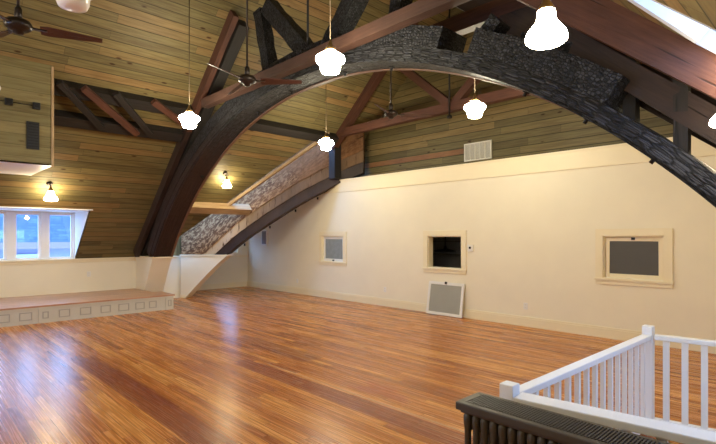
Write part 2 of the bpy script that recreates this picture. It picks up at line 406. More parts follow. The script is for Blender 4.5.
# the recess beyond the diagonal arch
b = MB(); wy0, wy1, wz0, wz1 = 7.05, 7.90, 1.12, 1.75
b.box(-14.0,-13.9,5.3,wy0,0,3.2).box(-14.0,-13.9,wy1,8.45,0,3.2).box(-14.0,-13.9,wy0,wy1,0,wz0).box(-14.0,-13.9,wy0,wy1,wz1,3.2)
b.box(-14.0,XL-.1,5.3,5.4,0,3.2)
b.build('wall_recess', M['plaster'], kind='structure')
b = MB(); b.prism([(-14,5.3,3.2),(XL,5.3,3.2),(XL,5.72,3.2),(-9.75,8.2,3.2),(-9.75,YW,3.2),(-14,YW,3.2)], (0,0,.06))
b.prism([(XL+.02,5.72,1.1),(-9.7,8.2,3.55),(-9.7,8.2,3.6),(XL+.02,5.72,3.3)], (-.05,.06,0))
b.build('ceiling_recess', M['plaster'], kind='structure')
b = MB(); b.prism([dg(-.1,1.2,.41),dg(4.7,4.2,.41),dg(4.7,5.6,.41),dg(-.1,3.3,.41)], DN*.03, lambda p: (p.x, p.z)); b.build('ceiling_valley', M['ceil'], kind='structure')
b = MB(); b.box(-13.9,-13.86,5.4,YW,.97,1.03).box(-13.9,-13.885,5.4,YW,0,.16); b.build('trim_2', M['trim'], kind='structure')
w4 = MB().box(-13.9,-13.88,wy0-.09,wy0,wz0-.1,wz1+.1).box(-13.9,-13.88,wy1,wy1+.09,wz0-.1,wz1+.1).box(-13.9,-13.88,wy0,wy1,wz1,wz1+.1).box(-13.9,-13.87,wy0-.1,wy1+.1,wz0-.09,wz0).build('window_4', M['trim'], kind='structure')
MB().box(-13.97,-13.94,wy0,wy0+.06,wz0,wz1).box(-13.97,-13.94,wy1-.06,wy1,wz0,wz1).box(-13.97,-13.94,wy0+.06,wy1-.06,wz0,wz0+.06).box(-13.97,-13.94,wy0+.06,wy1-.06,wz1-.06,wz1).build('window_frame', M['white'], w4)
MB().box(-13.96,-13.95,wy0+.06,wy1-.06,wz0+.06,wz1-.06).build('pane', M['pane'], w4)

# long cream wall with three small window openings
OPEN = [(-9.62, 'A'), (-6.03, 'B'), (-2.455, 'C')]; OW, OH0, OH1 = .43, .985, 1.65
b = MB()
xs = [-13.9]
for xc, _ in OPEN: xs += [xc-OW, xc+OW]
xs.append(-.87)
for i in range(len(xs)-1):
    if i % 2 == 0: b.box(xs[i], xs[i+1], YW, YW+TW, 0, HW)
    else: b.box(xs[i], xs[i+1], YW, YW+TW, 0, OH0).box(xs[i], xs[i+1], YW, YW+TW, OH1, HW)
b.prism([(-.87,YW,0),(XR,YW,0),(XR,YW,1.12),(-.87,YW,HW)], (0,TW,0))
b.build('wall_back', M['plaster'], kind='structure')
b = MB(); b.box(-13.9,XR-.002,YW-.03,YW,0,.15).box(-13.9,XR-.002,YW-.018,YW,.15,.178); b.build('baseboard_back', M['trim'], kind='structure', bevel=.004)
b = MB(); b.box(-9.9,-.87,YW-.03,YG-.001,HW,HW+.03).box(-9.9,-.87,YW-.016,YW,HW-.06,HW).box(-10.2,-.87,YW-.02,YW,HW-.30,HW-.06); b.build('trim_3', M['trim'], kind='structure', bevel=.003)
# dark store room behind
b = MB(); b.box(-13.9,XR,10.0,10.1,0,2.9).box(-13.9,XR,YW+TW,10.1,2.9,2.96).box(-14,-13.9,YW+TW,10.1,0,2.9).box(XR,XR+.1,YW+TW,10.1,0,2.9).box(-13.9,XR,8.5,10.1,-.1,0)
b.build('wall_store', M['night'], kind='structure')

def small_window(n, xc, kind):
    x0, x1 = xc-OW, xc+OW; c = .115; d = YW
    b = MB(); b.box(x0-c,x0,d-.025,d,OH0-.02,OH1+.115).box(x1,x1+c,d-.025,d,OH0-.02,OH1+.115).box(x0,x1,d-.025,d,OH1,OH1+.115)
    b.box(x0-.008,x0+.02,d,d+TW,OH0,OH1).box(x1-.02,x1+.008,d,d+TW,OH0,OH1).box(x0,x1,d,d+TW,OH1-.02,OH1+.005)
    w = b.build('window_%d' % n, M['trim'], kind='structure', bevel=.004)
    MB().box(x0-c-.012,x1+c+.012,d-.04,d+.02,OH0-.05,OH0-.012).box(x0-c,x1+c,d-.02,d,OH0-.115,OH0-.05).build('sill', M['trim'], w, bevel=.005)
    if kind != 'B':
        r = .06; y0, y1 = d+.035, d+.07
        x0 += .022; x1 -= .022; z0, z1 = OH0+.002, OH1-.022
        MB().box(x0,x0+r,y0,y1,z0,z1).box(x1-r,x1,y0,y1,z0,z1).box(x0+r,x1-r,y0,y1,z0,z0+r).box(x0+r,x1-r,y0,y1,z1-r,z1).build('sash', M['offwhite'] if kind == 'A' else M['trim'], w, bevel=.004)
        MB().box(x0+r,x1-r,y0+.012,y0+.02,z0+r,z1-r).build('pane', M['frost'] if kind == 'A' else M['darkscreen'], w)
        zc = z0+.02 if kind == 'A' else z1-.02
        MB().box(xc-.025,xc+.025,y0-.02,y0,zc-.02,zc+.02).tube((xc,y0-.02,zc),(xc,y0-.035,zc),.016).build('latch', M['iron'], w)
    return w
for n, (xc, k) in zip((5, 6, 7), OPEN): small_window(n, xc, k)

# plaster piers at the two arch feet
AX, AZ, AR = -5.8, -2.97, 7.0
def arc_x(z, r=AR, side=-1): return AX+side*math.sqrt(r*r-(z-AZ)**2)
AY0, AY1 = 4.3, 4.76
ZP = 1.12
pts = [(XL,AY0,0)]+[(arc_x(ZP*i/10),AY0,ZP*i/10) for i in range(11)]+[(XL,AY0,ZP)]
MB().prism(pts, (0,AY1-AY0,0)).build('pillar_front', M['plaster'], kind='structure')
b = MB(); b.box(XL,arc_x(ZP)+.03,AY0-.02,AY1+.02,ZP,ZP+.035); b.build('trim_5', M['trim'], kind='structure', bevel=.005)
INT = [(-.12,-.15),(0,0),(.5,.55),(1.085,1.10),(1.6,1.52),(2.16,1.88),(3.1,2.47),(4.2,3.01),(5.0,3.33)]
def izt(s):
    for (a, za), (c, zc) in zip(INT, INT[1:]):
        if s <= c: return za+(zc-za)*(s-a)/(c-a)
    return INT[-1][1]
def iz(s):   # smoothed
    return sum(izt(s+o) for o in (-.3,-.15,0,.15,.3))/5 if s > .35 else izt(s)
def inv(z):
    a, c = -.1, 5
    for _ in range(40):
        m = (a+c)/2
        if iz(m) < z: a = m
        else: c = m
    return a
pts = [dg(-.13,0)]+[dg(max(inv(ZP*i/10), -.1+.1*(i > 0)),ZP*i/10) for i in range(11)]+[dg(-.13,ZP)]
MB().prism(pts, DN*.42).build('pillar_back', M['plaster'], kind='structure')
b = MB(); b.prism([dg(-.15,ZP,-.02),dg(inv(ZP)+.03,ZP,-.02),dg(inv(ZP)+.03,ZP,.44),dg(-.15,ZP,.44)], (0,0,.035)); b.prism([dg(-.14,0,-.015),dg(.03,0,-.015),dg(.03,0,.0),dg(-.14,0,.0)],(0,0,.09)); b.build('trim_6', M['trim'], kind='structure')

MB().box(XL-.06, XL, 4.55, 5.6, 1.12, 2.3).build('wall_boards', M['gable'], kind='structure')
# dormer window over the stage
wx = -12.70
ZT = 2.2
b = MB()
b.prism([(XL-.14,DY1,1.125),(XL+.005,DY1,1.125),(DX,DY1,ZT),(XL-.14,DY1,ZT)], (0,.05,0)).prism([(XL-.14,DY0,1.125),(XL+.005,DY0,1.125),(DX,DY0,ZT),(XL-.14,DY0,ZT)], (0,-.05,0))
b.box(XL-.14, DX+.02, DY0-.05, DY1+.05, ZT, ZT+.05)
b.box(XL-.14, XL-.06, DY0, DY1, ZT-.035, ZT)
b.build('wall_dormer', M['offwhite'], kind='structure')
cuts = [DY0, -.42, .36, 1.14, 1.955, 2.62, DY1]
posts = [(DY0,.06),(-.46,.10),(.30,.10),(1.06,.10),(1.73,.14),(2.33,.15)]
w = MB()
edges = [DY0+.04, -.36, -.28, .42, .50, 1.00, 1.08, 1.655, 1.865, 2.235, 2.43, 2.74]
bays = [(-1.10,-.40),(-.30,.40),(.50,1.02),(1.12,1.64),(1.85,2.25),(2.42,2.80)]
bays = [(-1.1,-.46),(-.30,.26),(.42,.98),(1.14,1.66),(1.80,2.29),(2.42,2.93)]
prev = DY0
ww = MB()
for (a, c) in bays:
    ww.box(wx-.05, wx+.05, prev, a, 1.125, ZT-.035); prev = c
ww.box(wx-.05, wx+.05, prev, DY1, 1.125, ZT-.035)
w1 = ww.build('window_1', M['white'], kind='structure', bevel=.004)
for (a, c) in bays:
    r = .045
    MB().box(wx-.03,wx+.015,a,a+r,1.125,ZT-.035).box(wx-.03,wx+.015,c-r,c,1.125,ZT-.035).box(wx-.03,wx+.015,a+r,c-r,1.125,1.125+r).box(wx-.03,wx+.015,a+r,c-r,ZT-.035-r,ZT-.035).build('sash', M['white'], w1)
    MB().box(wx-.012,wx-.006,a+r,c-r,1.125+r,ZT-.035-r).build('pane', M['pane'], w1)

# neighbouring house seen through the dormer
h = thing('neighbour_house', 'blue-shingled neighbouring house with white windows seen through the dormer panes', 'house', (-22,0,-4))
MB().box(-25.6,-21.2,-9,9,-4,1.25).build('wall', M['siding'], h)
MB().prism([(-20.9,-9.3,1.42),(-20.9,9.3,1.42),(-23.3,9.3,3.0),(-23.3,-9.3,3.0)], (-.08,0,-.1), lambda p: (p.y,(p.x+20.9)*1.42)).build('roof', M['shingle'], h)
MB().box(-21.15,-20.85,-9.3,9.3,1.18,1.42).build('eave', M['eave'], h)
for y in (-3.4,-.8,1.45,3.3):
    f = MB().box(-21.2,-21.12,y-.55,y+.55,-.2,.98).build('window', M['housetrim'], h)
    MB().box(-21.12,-21.11,y-.42,y-.04,-.1,.86).box(-21.12,-21.11,y+.04,y+.42,-.1,.86).build('pane', M['housepane'], f)
MB().prism([(-20.6,1.55,1.1),(-20.6,1.85,1.1),(-20.6,1.25,2.6),(-20.6,1.1,2.6)], (-.2,0,0)).build('gable_trim', M['housetrim'], h)

# ------------------------------------------------------------------ timber arches
def arch_pt(th, r, y): return V((AX+r*math.cos(th), y, AZ+r*math.sin(th)))
def th_z(z, r, right=False):
    a = math.asin((z-AZ)/r); return a if right else math.pi-a
def th_x(x, r): return math.acos((x-AX)/r)
def arch_ply(t0, t1, r0, r1, y0, y1, jit=0.0, step=.07, sd=0, topj=None):
    n = max(2, int(abs(t1-t0)*r0/step)); R = []; us = []
    for i in range(n+1):
        t = t0+(t1-t0)*i/n
        q = [arch_pt(t, r0, y0), arch_pt(t, r0, y1), arch_pt(t, r1, y1), arch_pt(t, r1, y0)]
        if jit:
            for k in (2, 3):
                q[k] = q[k]+noise.noise_vector(q[k]*4+V((sd,0,0)))*jit*(topj or 1)
            for k in (0, 1):
                q[k] = q[k]+noise.noise_vector(q[k]*7+V((sd,3,0)))*jit*.35
        R.append(q); us.append(abs(t-t0)*r0)
    return MB().rings(R, us)
A = thing('timber_arch', 'great charred black timber arch spanning the hall over the floor', 'arch', (AX,4.5,3.9))
tl = th_z(ZP+.035, AR); tr = th_z(1.16, AR, True)
arch_ply(tl, tr, AR+.03, AR+.17, AY0, AY1, .006, sd=1).build('lower_ply', M['charlow'], A)
arch_ply(tl, tr, AR, AR+.03, AY0+.02, AY1-.05, .004, sd=2).build('soffit_board', M['charlow'], A)
lab(arch_ply(tl, tr, AR-.012, AR+.03, AY1-.05, AY1+.005, .003, sd=2).build('edge_board', M['rim'], A), 'brown unburnt edge board of the charred arch')
arch_ply(th_z(ZP+.035, AR+.17), th_x(-3.19, AR+.28), AR+.17, AR+.40, AY0-.01, AY1, .013, sd=3).build('cover_ply', M['charup'], A)
arch_ply(th_x(-2.78, AR+.28), th_x(-1.42, AR+.28), AR+.17, AR+.42, AY0-.03, AY1, .016, sd=4).build('cover_ply', M['char'], A)
MB().beam(arch_pt(th_x(-2.62,AR+.5),AR+.36,4.42), arch_pt(th_x(-2.55,AR+.5),AR+.56,4.42), .2, .17, (1,0,0), 4, .02).build('burnt_stub', M['char'], A)
MB().beam(arch_pt(th_x(-2.3,AR+.5),AR+.40,4.55), arch_pt(th_x(-1.75,AR+.5),AR+.47,4.6), .28, .16, (0,0,1), 6, .03).build('burnt_stub', M['char'], A)
for x in (-9.6,-7.4,-6.4,-5.1,-4.2,-2.35,-1.75,-1.2):
    t = th_x(x, AR); MB().tube(arch_pt(t,AR+.01,4.62), arch_pt(t,AR-.05,4.62), .02, 8).tube(arch_pt(t,AR+.0,4.62), arch_pt(t,AR-.015,4.62), .038, 8).build('bolt', M['iron'], A)

A2 = thing('timber_arch', 'scorched brown and pale scraped arch rising diagonally to the cream wall', 'arch', tuple(dg(2,1.5)))
def dply(s0, s1, f0, f1, n0, n1, jit=0.0, sd=0, k=60):
    R = []; us = []
    for i in range(k+1):
        s = s0+(s1-s0)*i/k
        z0, z1 = f0(s), f1(s)
        if z1 < z0+.02: z1 = z0+.02
        q = [dg(s,z0,n0), dg(s,z0,n1), dg(s,z1,n1), dg(s,z1,n0)]
        if jit: q = [p+noise.noise_vector(p*6+V((sd,0,0)))*jit for p in q]
        R.append(q); us.append((s-s0)*1.35)
    return MB().rings(R, us)
ceil_d = lambda s, n=0.0: zl((DP+DD*s+DN*n).x)-.02
s1 = inv(ZP+.06)
top1 = lambda s: max(ZP+.036, min(iz(s)+.34, ceil_d(s)+.5))
lo = lambda s: max(ZP+.036, iz(s)+.05)
mid = lambda s: max(ZP+.036, min(iz(s)+.62, ceil_d(s)+.5))
upp = lambda s: max(ZP+.06, ceil_d(s)+.50)
dply(.72, 4.75, lo, top1, .05, .42, .008, 1).build('lower_ply', M['brown'], A2)
lab(dply(.34, 4.75, top1, mid, .02, .42, .012, 2).build('middle_ply', M['pale'], A2), 'pale scraped middle board of the diagonal arch')
dply(-.12, 4.75, mid, upp, .0, .42, .016, 3).build('upper_ply', M['scrape'], A2)
lab(dply(1.1, 3.95, lambda s: zl((DP+DD*s-DN*.45).x)-.09, lambda s: zl((DP+DD*s-DN*.45).x)-.012, -.52, -.40, 0, 4).build('edge_board', M['raw'], A2), 'raw pale edge board along the diagonal arch')
for s in (1.5,2.2,2.9,3.5): MB().tube(dg(s,iz(s)+.02,.35), dg(s,iz(s)-.05,.35), .022, 8).build('bolt', M['iron'], A2)

# ------------------------------------------------------------------ roof timbers, each a thing of its own
def timber(name, p0, p1, w, hh, mat, label, cat='beam', up=(0,0,1), seg=10, jit=.004):
    return tag(MB().beam(p0, p1, w, hh, up, seg, jit).build(name, M[mat]), label, cat)
timber('tie_beam', (-8.55,4.17,4.145), (-1.95,4.17,4.145), .14, .155, 'tie', 'red-brown tie beam running in front of the charred arch crown')
timber('tie_beam', (-8.6,4.90,4.20), (-2.3,4.90,4.20), .14, .20, 'red', 'dim red tie beam just behind the charred arch crown')
timber('tie_beam', (-9.15,8.04,4.24), (-2.35,8.04,4.24), .16, .18, 'redlit', 'red tie beam spanning high in front of the back gable boards')
def sl(x, y, off, right=False):
    z = (zr if right else zl)(x)-off; return (x, y, z)
nL = (-.67,0,.74); nR = (.67,0,.74)
timber('rafter', sl(-12.35,4.23,.13), sl(-9.45,4.23,.13), .10, .22, 'brown', 'dark brown lower rafter hugging the charred arch leg', 'rafter', nL)
timber('rafter', sl(-9.44,4.23,.13), sl(-7.55,4.23,.13), .10, .22, 'red', 'red rafter sloping up from the tie beam end', 'rafter', nL)
timber('rafter', sl(-12.4,4.42,.15), sl(-7.62,4.42,.15), .20, .24, 'black', 'blackened rafter behind the red one at the arch leg', 'rafter', nL)
timber('rafter', (-3.3,4.17,3.62+.86*1.55), (.75,4.17,3.62-.19-.86*2.1), .16, .31, 'redlit', 'broad red rafter descending under the skylight', 'rafter', nR)
timber('rafter', (-3.7,4.92,4.74+.16), (.6,4.92,1.35+.1), .16, .34, 'brown', 'dim red rafter behind the one under the skylight', 'rafter', nR)  # red timber given the dark brown colour for the shade it hangs in
timber('rafter', (-1.95,4.54,3.52), (.55,4.54,1.36), .18, .22, 'brown', 'dark brown rafter between the charred block and the wall', 'rafter', nR)
timber('strut', (-.98,4.5,2.25), (-.98,4.5,2.92), .10, .10, 'black', 'short black upright above the charred arch by the cream wall', 'strut', (1,0,0))
timber('strut', (-1.38,4.62,2.62), (-1.38,4.62,3.2), .12, .10, 'black', 'short dark upright beside the end of the charred block', 'strut', (1,0,0))
# burnt web of the near truss
timber('strut', (-6.83,4.55,4.2), (-7.20,4.55,5.55), .20, .20, 'char', 'burnt black upright standing on the tie beam beside the red rafter', 'strut', (1,0,0), 10, .02)
timber('strut', (-4.02,4.5,4.2), (-3.72,4.5,5.4), .20, .20, 'char', 'burnt black upright cut by the top of the photo over the tie beam', 'strut', (1,0,0), 10, .02)
timber('brace', (-5.62,4.55,4.22), (-6.95,4.55,5.56), .22, .26, 'char', 'burnt black brace with a broken free upper end', 'brace', (1,0,1), 10, .022)
timber('brace', (-5.54,4.57,4.22), (-4.07,4.57,5.7), .22, .26, 'char', 'burnt black brace rising past the brightest centre pendant', 'brace', (-1,0,1), 10, .022)
rod = MB().tube((-5.66,4.38,4.2),(-5.66,4.38,7.1),.018,8).build('tie_rod', M['iron']); tag(rod, 'thin iron rod hanging from the ridge to the near tie beam', 'rod')
# back truss
timber('rafter', sl(-9.35,8.04,.12), sl(-5.85,8.04,.12), .16, .2, 'red', 'dark red rafter of the back truss along the ceiling edge', 'rafter', nL)
timber('brace', (-5.72,8.04,4.3), (-7.35,8.04,5.68), .14, .16, 'red', 'red brace of the back truss leaning away from the fan', 'brace', (1,0,1))
timber('brace', (-5.60,8.04,4.3), (-3.95,8.04,5.68), .14, .16, 'red', 'red brace of the back truss leaning towards the skylight side', 'brace', (-1,0,1))
rod = MB().tube((-5.66,7.93,4.0),(-5.66,7.93,7.1),.018,8).tube((-5.66,7.93,4.0),(-5.66,7.93,4.05),.05,8).build('tie_rod', M['iron']); tag(rod, 'thin iron rod through the back tie beam', 'rod')
timber('post', (-9.33,8.10,3.12), (-9.33,8.10,4.32), .22, .22, 'black', 'black post where the diagonal arch meets the cream wall top', 'post', (1,0,0))
# purlin truss in the left slope
timber('purlin', sl(-9.15,1.80,.115), sl(-9.15,4.16,.115), .20, .20, 'black', 'upper blackened purlin beside the boarded box', 'purlin', nL)
timber('purlin', sl(-9.60,1.80,.115), sl(-9.60,4.16,.115), .20, .20, 'black', 'lower blackened purlin beside the boarded box', 'purlin', nL)
timber('purlin', sl(-9.15,4.78,.13), sl(-9.15,7.95,.13), .20, .22, 'black', 'blackened purlin running from the near arch to the back truss', 'purlin', nL)
def pt(y, x, off): return sl(x, y, off)
for (y0, y1, m, l) in ((1.87,2.66,'black','black slanting brace nearest the boarded box'), (2.22,3.28,'redlit','red slanting brace between the blackened purlins'),
                       (2.72,3.54,'black','black slanting brace behind the longer red one'), (3.36,4.06,'redlit','red slanting brace behind the brass-hung pendant by the arch')):
    off = .30 if m == 'redlit' else .285
    xe = -9.22 if y0 > 3 else -9.52
    timber('brace', pt(y0,-8.94,off), pt(y1,xe,off), .11, .085, m, l, 'brace', nL)
timber('purlin', sl(-11.1,4.80,.13), sl(-11.1,6.65,.13), .2, .2, 'raw', 'short pale purlin stub between the two arches', 'purlin', nL)

# ------------------------------------------------------------------ boarded box on the ceiling and its fixtures
BX, BZ = -8.97, 2.78
bx = thing('boarded_box', 'boarded box hung on the sloping ceiling over the dormer', 'box', (BX,.4,BZ))
MB().prism([(BX,-1.4,BZ),(BX,1.79,BZ),(BX,1.79,zl(BX)-.002),(BX,-1.4,zl(BX)-.002)], (-.03,0,0), lambda p: (p.y,p.z)).build('face_boards', M['boxwood'], bx)
MB().prism([(BX-.03,1.79,BZ),(BX-.03,1.79,zl(BX-.03)-.005),(-10.74,1.79,BZ+.001)], (0,-.03,0), lambda p: (p.x,p.z)).build('side_boards', M['boxwood'], bx)
MB().box(BX-.006,BX+.012,1.765,1.80,BZ-.02,zl(BX)-.02).build('corner_bead', M['raw'], bx)
lab(MB().prism([(BX,-1.4,BZ),(BX,1.78,BZ),(-10.72,1.78,BZ),(-10.72,-1.4,BZ)], (0,0,.02)).build('underside', M['white'], bx), 'white underside of the boarded box')
v = thing('wall_vent', 'tall black vent set in the boarded box', 'vent', (BX+.01,1.515,3.22))
MB().box(BX,BX+.015,1.43,1.60,3.01,3.44).build('vent_plate', M['dark'], v)
for i in range(9): MB().box(BX+.015,BX+.022,1.445,1.585,3.04+i*.044,3.06+i*.044).build('slat', M['iron'], v)
for y, l in ((1.205,'black square fixture on the boarded box further from the purlins'), (1.56,'black square fixture above the tall black vent')):
    f = thing('square_fixture', l, 'fixture', (BX+.02,y,3.69))
    MB().box(BX,BX+.05,y-.05,y+.05,3.64,3.745).build('housing', M['dark'], f, bevel=.006)
    MB().tube((BX+.05,y,3.69),(BX+.058,y,3.69),.03,12).build('lens', M['iron'], f)
tag(MB().tube((BX+.012,.6,3.695),(BX+.012,1.155,3.695),.007,6).tube((BX+.012,1.255,3.695),(BX+.012,1.51,3.695),.007,6).build('conduit', M['bronze']), 'thin conduit joining the square fixtures on the boarded box', 'conduit')

# ------------------------------------------------------------------ stage
st = thing('stage_platform', 'low stage with plank deck and panelled grey front beneath the dormer', 'stage', (-11.6,1,0))
SYA, SYB, SX = -3.9, 4.28, -10.72
b = MB(); b.prism([(XL+.002,SYA,.305),(SX+.03,SYA,.305),(SX+.03,4.5,.305),(-11.45,4.5,.305),(-11.45,4.29,.305),(XL+.002,4.29,.305)], (0,0,.03), lambda p: (p.y,p.x)); b.build('deck', M['deck'], st)
MB().box(SX-.03,SX,SYA,4.47,0,.305).box(-11.4,SX-.03,4.44,4.47,0,.305).build('front_panel', M['stagepaint'], st)
MB().box(SX,SX+.025,SYA,4.47,.275,.305).build('nosing', M['stagepaint'], st)
MB().box(SX,SX+.025,1.90,2.12,0,.275).build('pilaster', M['stagepaint'], st)
MB().box(SX,SX+.02,4.30,4.47,0,.275).build('pilaster', M['stagepaint'], st)
def moulding(y, wd, hh, x=SX):
    zc = .15; t = .016
    MB().box(x,x+.010,y-wd/2,y+wd/2,zc-hh/2,zc-hh/2+t).box(x,x+.010,y-wd/2,y+wd/2,zc+hh/2-t,zc+hh/2).box(x,x+.010,y-wd/2,y-wd/2+t,zc-hh/2+t,zc+hh/2-t).box(x,x+.010,y+wd/2-t,y+wd/2,zc-hh/2+t,zc+hh/2-t).build('panel_moulding', M['stageline'], st)
for y, wd in ((1.36,.20),(1.70,.20),(2.33,.19),(2.70,.20),(3.07,.19),(3.42,.21),(3.75,.19),(4.02,.16),(1.0,.2),(.64,.2),(.28,.2)): moulding(y, wd, .15)
moulding(2.01,.10,.13,SX+.025); moulding(4.385,.075,.14,SX+.02)

# ------------------------------------------------------------------ lamps
SCHOOL = [(.045,.150),(.068,.146),(.078,.120),(.13,.105),(.160,.080),(.168,.055),(.160,.032),(.125,.008),(.116,-.02),(.113,-.06),(.098,-.092),(.055,-.105),(.0,-.108)]
BELL = [(.035,.125),(.052,.120),(.056,.080),(.062,.052),(.085,.025),(.112,-.01),(.123,-.04),(.120,-.062),(.10,-.078),(.0,-.085)]
def pendant(x, y, z, ztop, label, lit=True, sc=1.0):
    p = thing('pendant_lamp', label, 'lamp', (x,y,z), 'schoolhouse pendant lamps')
    MB().lathe([(r*sc,h*sc) for r, h in SCHOOL], (x,y,z), 32).build('globe', M['globe'] if lit else M['milk'], p)
    MB().lathe([(.012,.27),(.02,.25),(.028,.215),(.055,.19),(.06,.142),(.0,.14)], (x,y,z), 20).build('fitter', M['brass'], p)
    MB().tube((x,y,z+.26),(x,y,ztop-.02),.0065,6).build('rod', M['oldrod'], p)
    MB().lathe([(.0,0),(.055,-.002),(.05,-.03),(.015,-.05)], (x,y,ztop), 16).build('canopy', M['bronze'], p)
pendant(-4.16,3.54,3.60,zr(-4.16),'lit schoolhouse pendant in front of the charred arch crown')
pendant(-7.63,3.45,3.53,zl(-7.63),'lit schoolhouse pendant hanging before the slanting purlin braces')
pendant(-7.86,6.57,3.58,zl(-7.86),'lit schoolhouse pendant over the diagonal arch')
pendant(-4.16,6.5,3.60,zr(-4.16),'lit schoolhouse pendant under the back tie beam near the wall vent')
pendant(-4.12,.95,3.475,zr(-4.12),'dim unlit schoolhouse globe near the nearest fan', False)
pendant(-7.80,.80,3.53,zl(-7.80),'unlit schoolhouse globe cut by the photo edge before the boarded box', False)
pendant(-4.16,-1.6,3.55,zr(-4.16),'added lit schoolhouse pendant behind the camera')  # this row of unseen pendants is added as fill light
pendant(-7.63,-1.6,3.55,zl(-7.63),'added lit schoolhouse pendant behind the camera and nearer the stage')
pendant(-1.63,-1.6,3.55,zr(-1.63),'added lit schoolhouse pendant behind the camera and nearer the stair')

def sconce(x, y, z, label, cx, cy, cz, sc=1.0, g='bell'):
    """bell shade at (x,y,z); bracket plate at (cx,cy,cz)"""
    p = thing('bell_lamp', label, 'lamp', (x,y,z), 'bell shaded lamps')
    MB().lathe([(r*sc,h*sc) for r, h in BELL], (x,y,z), 28).build('shade', M[g], p)
    t = z+.125*sc
    MB().lathe([(.012*sc,.10*sc),(.022*sc,.08*sc),(.03*sc,.04*sc),(.045*sc,.02*sc),(.047*sc,-.02*sc),(0,-.022*sc)], (x,y,t), 18).build('fitter', M['brass'], p)
    c = V((cx,cy,cz)); n = V((.67,0,-.74)) if cx < XK else V((-.67,0,-.74))
    MB().tube(c, c+n*.035, .062*sc, 18, .045*sc).build('bracket_plate', M['bronze'], p)
    k = V((x,y,cz-.02)) if abs(cx-x) > .02 else c+n*.03
    b = MB(); b.tube(c+n*.02, V((x,y,max(cz-.06, t+.11*sc))), .009, 8); b.tube(V((x,y,max(cz-.06, t+.11*sc))), V((x,y,t+.06*sc)), .008, 8); b.build('arm', M['bronze'], p)
sconce(-10.83,2.12,2.405,'lit bell lamp on the sloping ceiling above the dormer window', -10.88,2.11,zl(-10.88), .95)
sconce(-10.38,5.62,2.87,'lit bell lamp on the ceiling boards between the two arches', -10.36,5.56,zl(-10.36), .88)
sconce(-1.215,2.62,2.80,'large lit bell lamp hanging before the charred block of the arch', -1.20,2.63,zr(-1.20), .92, 'bellnear')
sconce(-.72,5.85,2.66,'added lit bell lamp on the far end of the opposite ceiling slope', -.62,5.80,zr(-.62), 1.15)  # unseen lamp, added to brighten the stair end of the cream wall
sconce(-.62,3.97,2.44,'lit bell lamp at the photo edge below the red rafter', -.62,4.09,2.62, .72, 'bellnear')
sconce(-.58,3.98,2.80,'lit bell lamp at the photo edge beside the skylight', -.60,4.09,2.9, .6, 'bellnear')

# ------------------------------------------------------------------ ceiling fans
def fan(x, y, z, ztop, rot, label, mats=('bronze','bronze')):
    f = thing('ceiling_fan', label, 'fan', (x,y,z), 'ceiling fans on long rods')
    MB().tube((x,y,z+.12),(x,y,ztop-.05),.014,8).build('rod', M['bronze'], f)
    MB().lathe([(0,0),(.07,-.005),(.06,-.05),(.02,-.08)], (x,y,ztop), 18).build('canopy', M['bronze'], f)
    MB().lathe([(.018,.20),(.034,.17),(.036,.09),(.025,.075),(.05,.062),(.105,.05),(.125,.02),(.12,-.02),(.085,-.045),(.05,-.055),(.045,-.08),(0,-.085)], (x,y,z), 24).build('motor', M[mats[0]], f)
    for k in range(3):
        a = rot+k*2*math.pi/3; d = V((math.cos(a), math.sin(a), 0)); s = V((-d.y, d.x, 0)); c = V((x,y,z))
        tilt = V((0,0,-.38))
        R = []; us = []
        for i in range(9):
            q = i/8; rr = .19+.57*q; wd = (.074-.044*q)*(.75 if i == 0 else 1)
            e = (s+tilt).normalized()
            m = c+d*rr+V((0,0,-.01))
            R.append([m-e*wd-V((0,0,.004)), m+e*wd-V((0,0,.004)), m+e*wd+V((0,0,.004)), m-e*wd+V((0,0,.004))]); us.append(rr)
        bl = MB().rings(R, us).build('blade', M['blade'], f)
        MB().beam(c+d*.10+V((0,0,-.005)), c+d*.25+V((0,0,-.012)), .05, .012, (0,0,1)).build('blade_bracket', M[mats[1]], bl)
import math as _m
yaw = math.radians(46.3)
fan(-5.93,3.52,3.83,zl(-5.93),yaw+math.radians(4),'ceiling fan in front of the near red tie beam')
fan(-5.93,6.5,3.88,zl(-5.93),yaw+math.radians(6),'ceiling fan seen under the charred arch near the back truss')
fan(-5.95,.88,3.80,zl(-5.93),yaw+math.radians(28),'nearest ceiling fan beside the unlit globe')

# ------------------------------------------------------------------ things on the long wall and gable
g = thing('vent_grille', 'white slatted vent grille on the gable boards above the cream wall', 'vent', (-5.675,YG,3.47))
gx0, gx1, gz0, gz1 = -6.01,-5.34,3.28,3.665
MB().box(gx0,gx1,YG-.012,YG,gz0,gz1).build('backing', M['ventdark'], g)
MB().box(gx0,gx1,YG-.035,YG-.012,gz0,gz0+.028).box(gx0,gx1,YG-.035,YG-.012,gz1-.028,gz1).box(gx0,gx0+.028,YG-.035,YG-.012,gz0+.028,gz1-.028).box(gx1-.028,gx1,YG-.035,YG-.012,gz0+.028,gz1-.028).build('frame', M['ventpaint'], g)
for i in range(4): xx = gx0+.028+(gx1-gx0-.056)*(i+1)/5; MB().box(xx-.008,xx+.008,YG-.034,YG-.012,gz0+.028,gz1-.028).build('mullion', M['ventpaint'], g)
for i in range(14): zz = gz0+.05+i*.0225; MB().beam((gx0+.028,YG-.02,zz),(gx1-.028,YG-.02,zz),.016,.004,(0,.6,.8)).build('slat', M['ventpaint'], g)

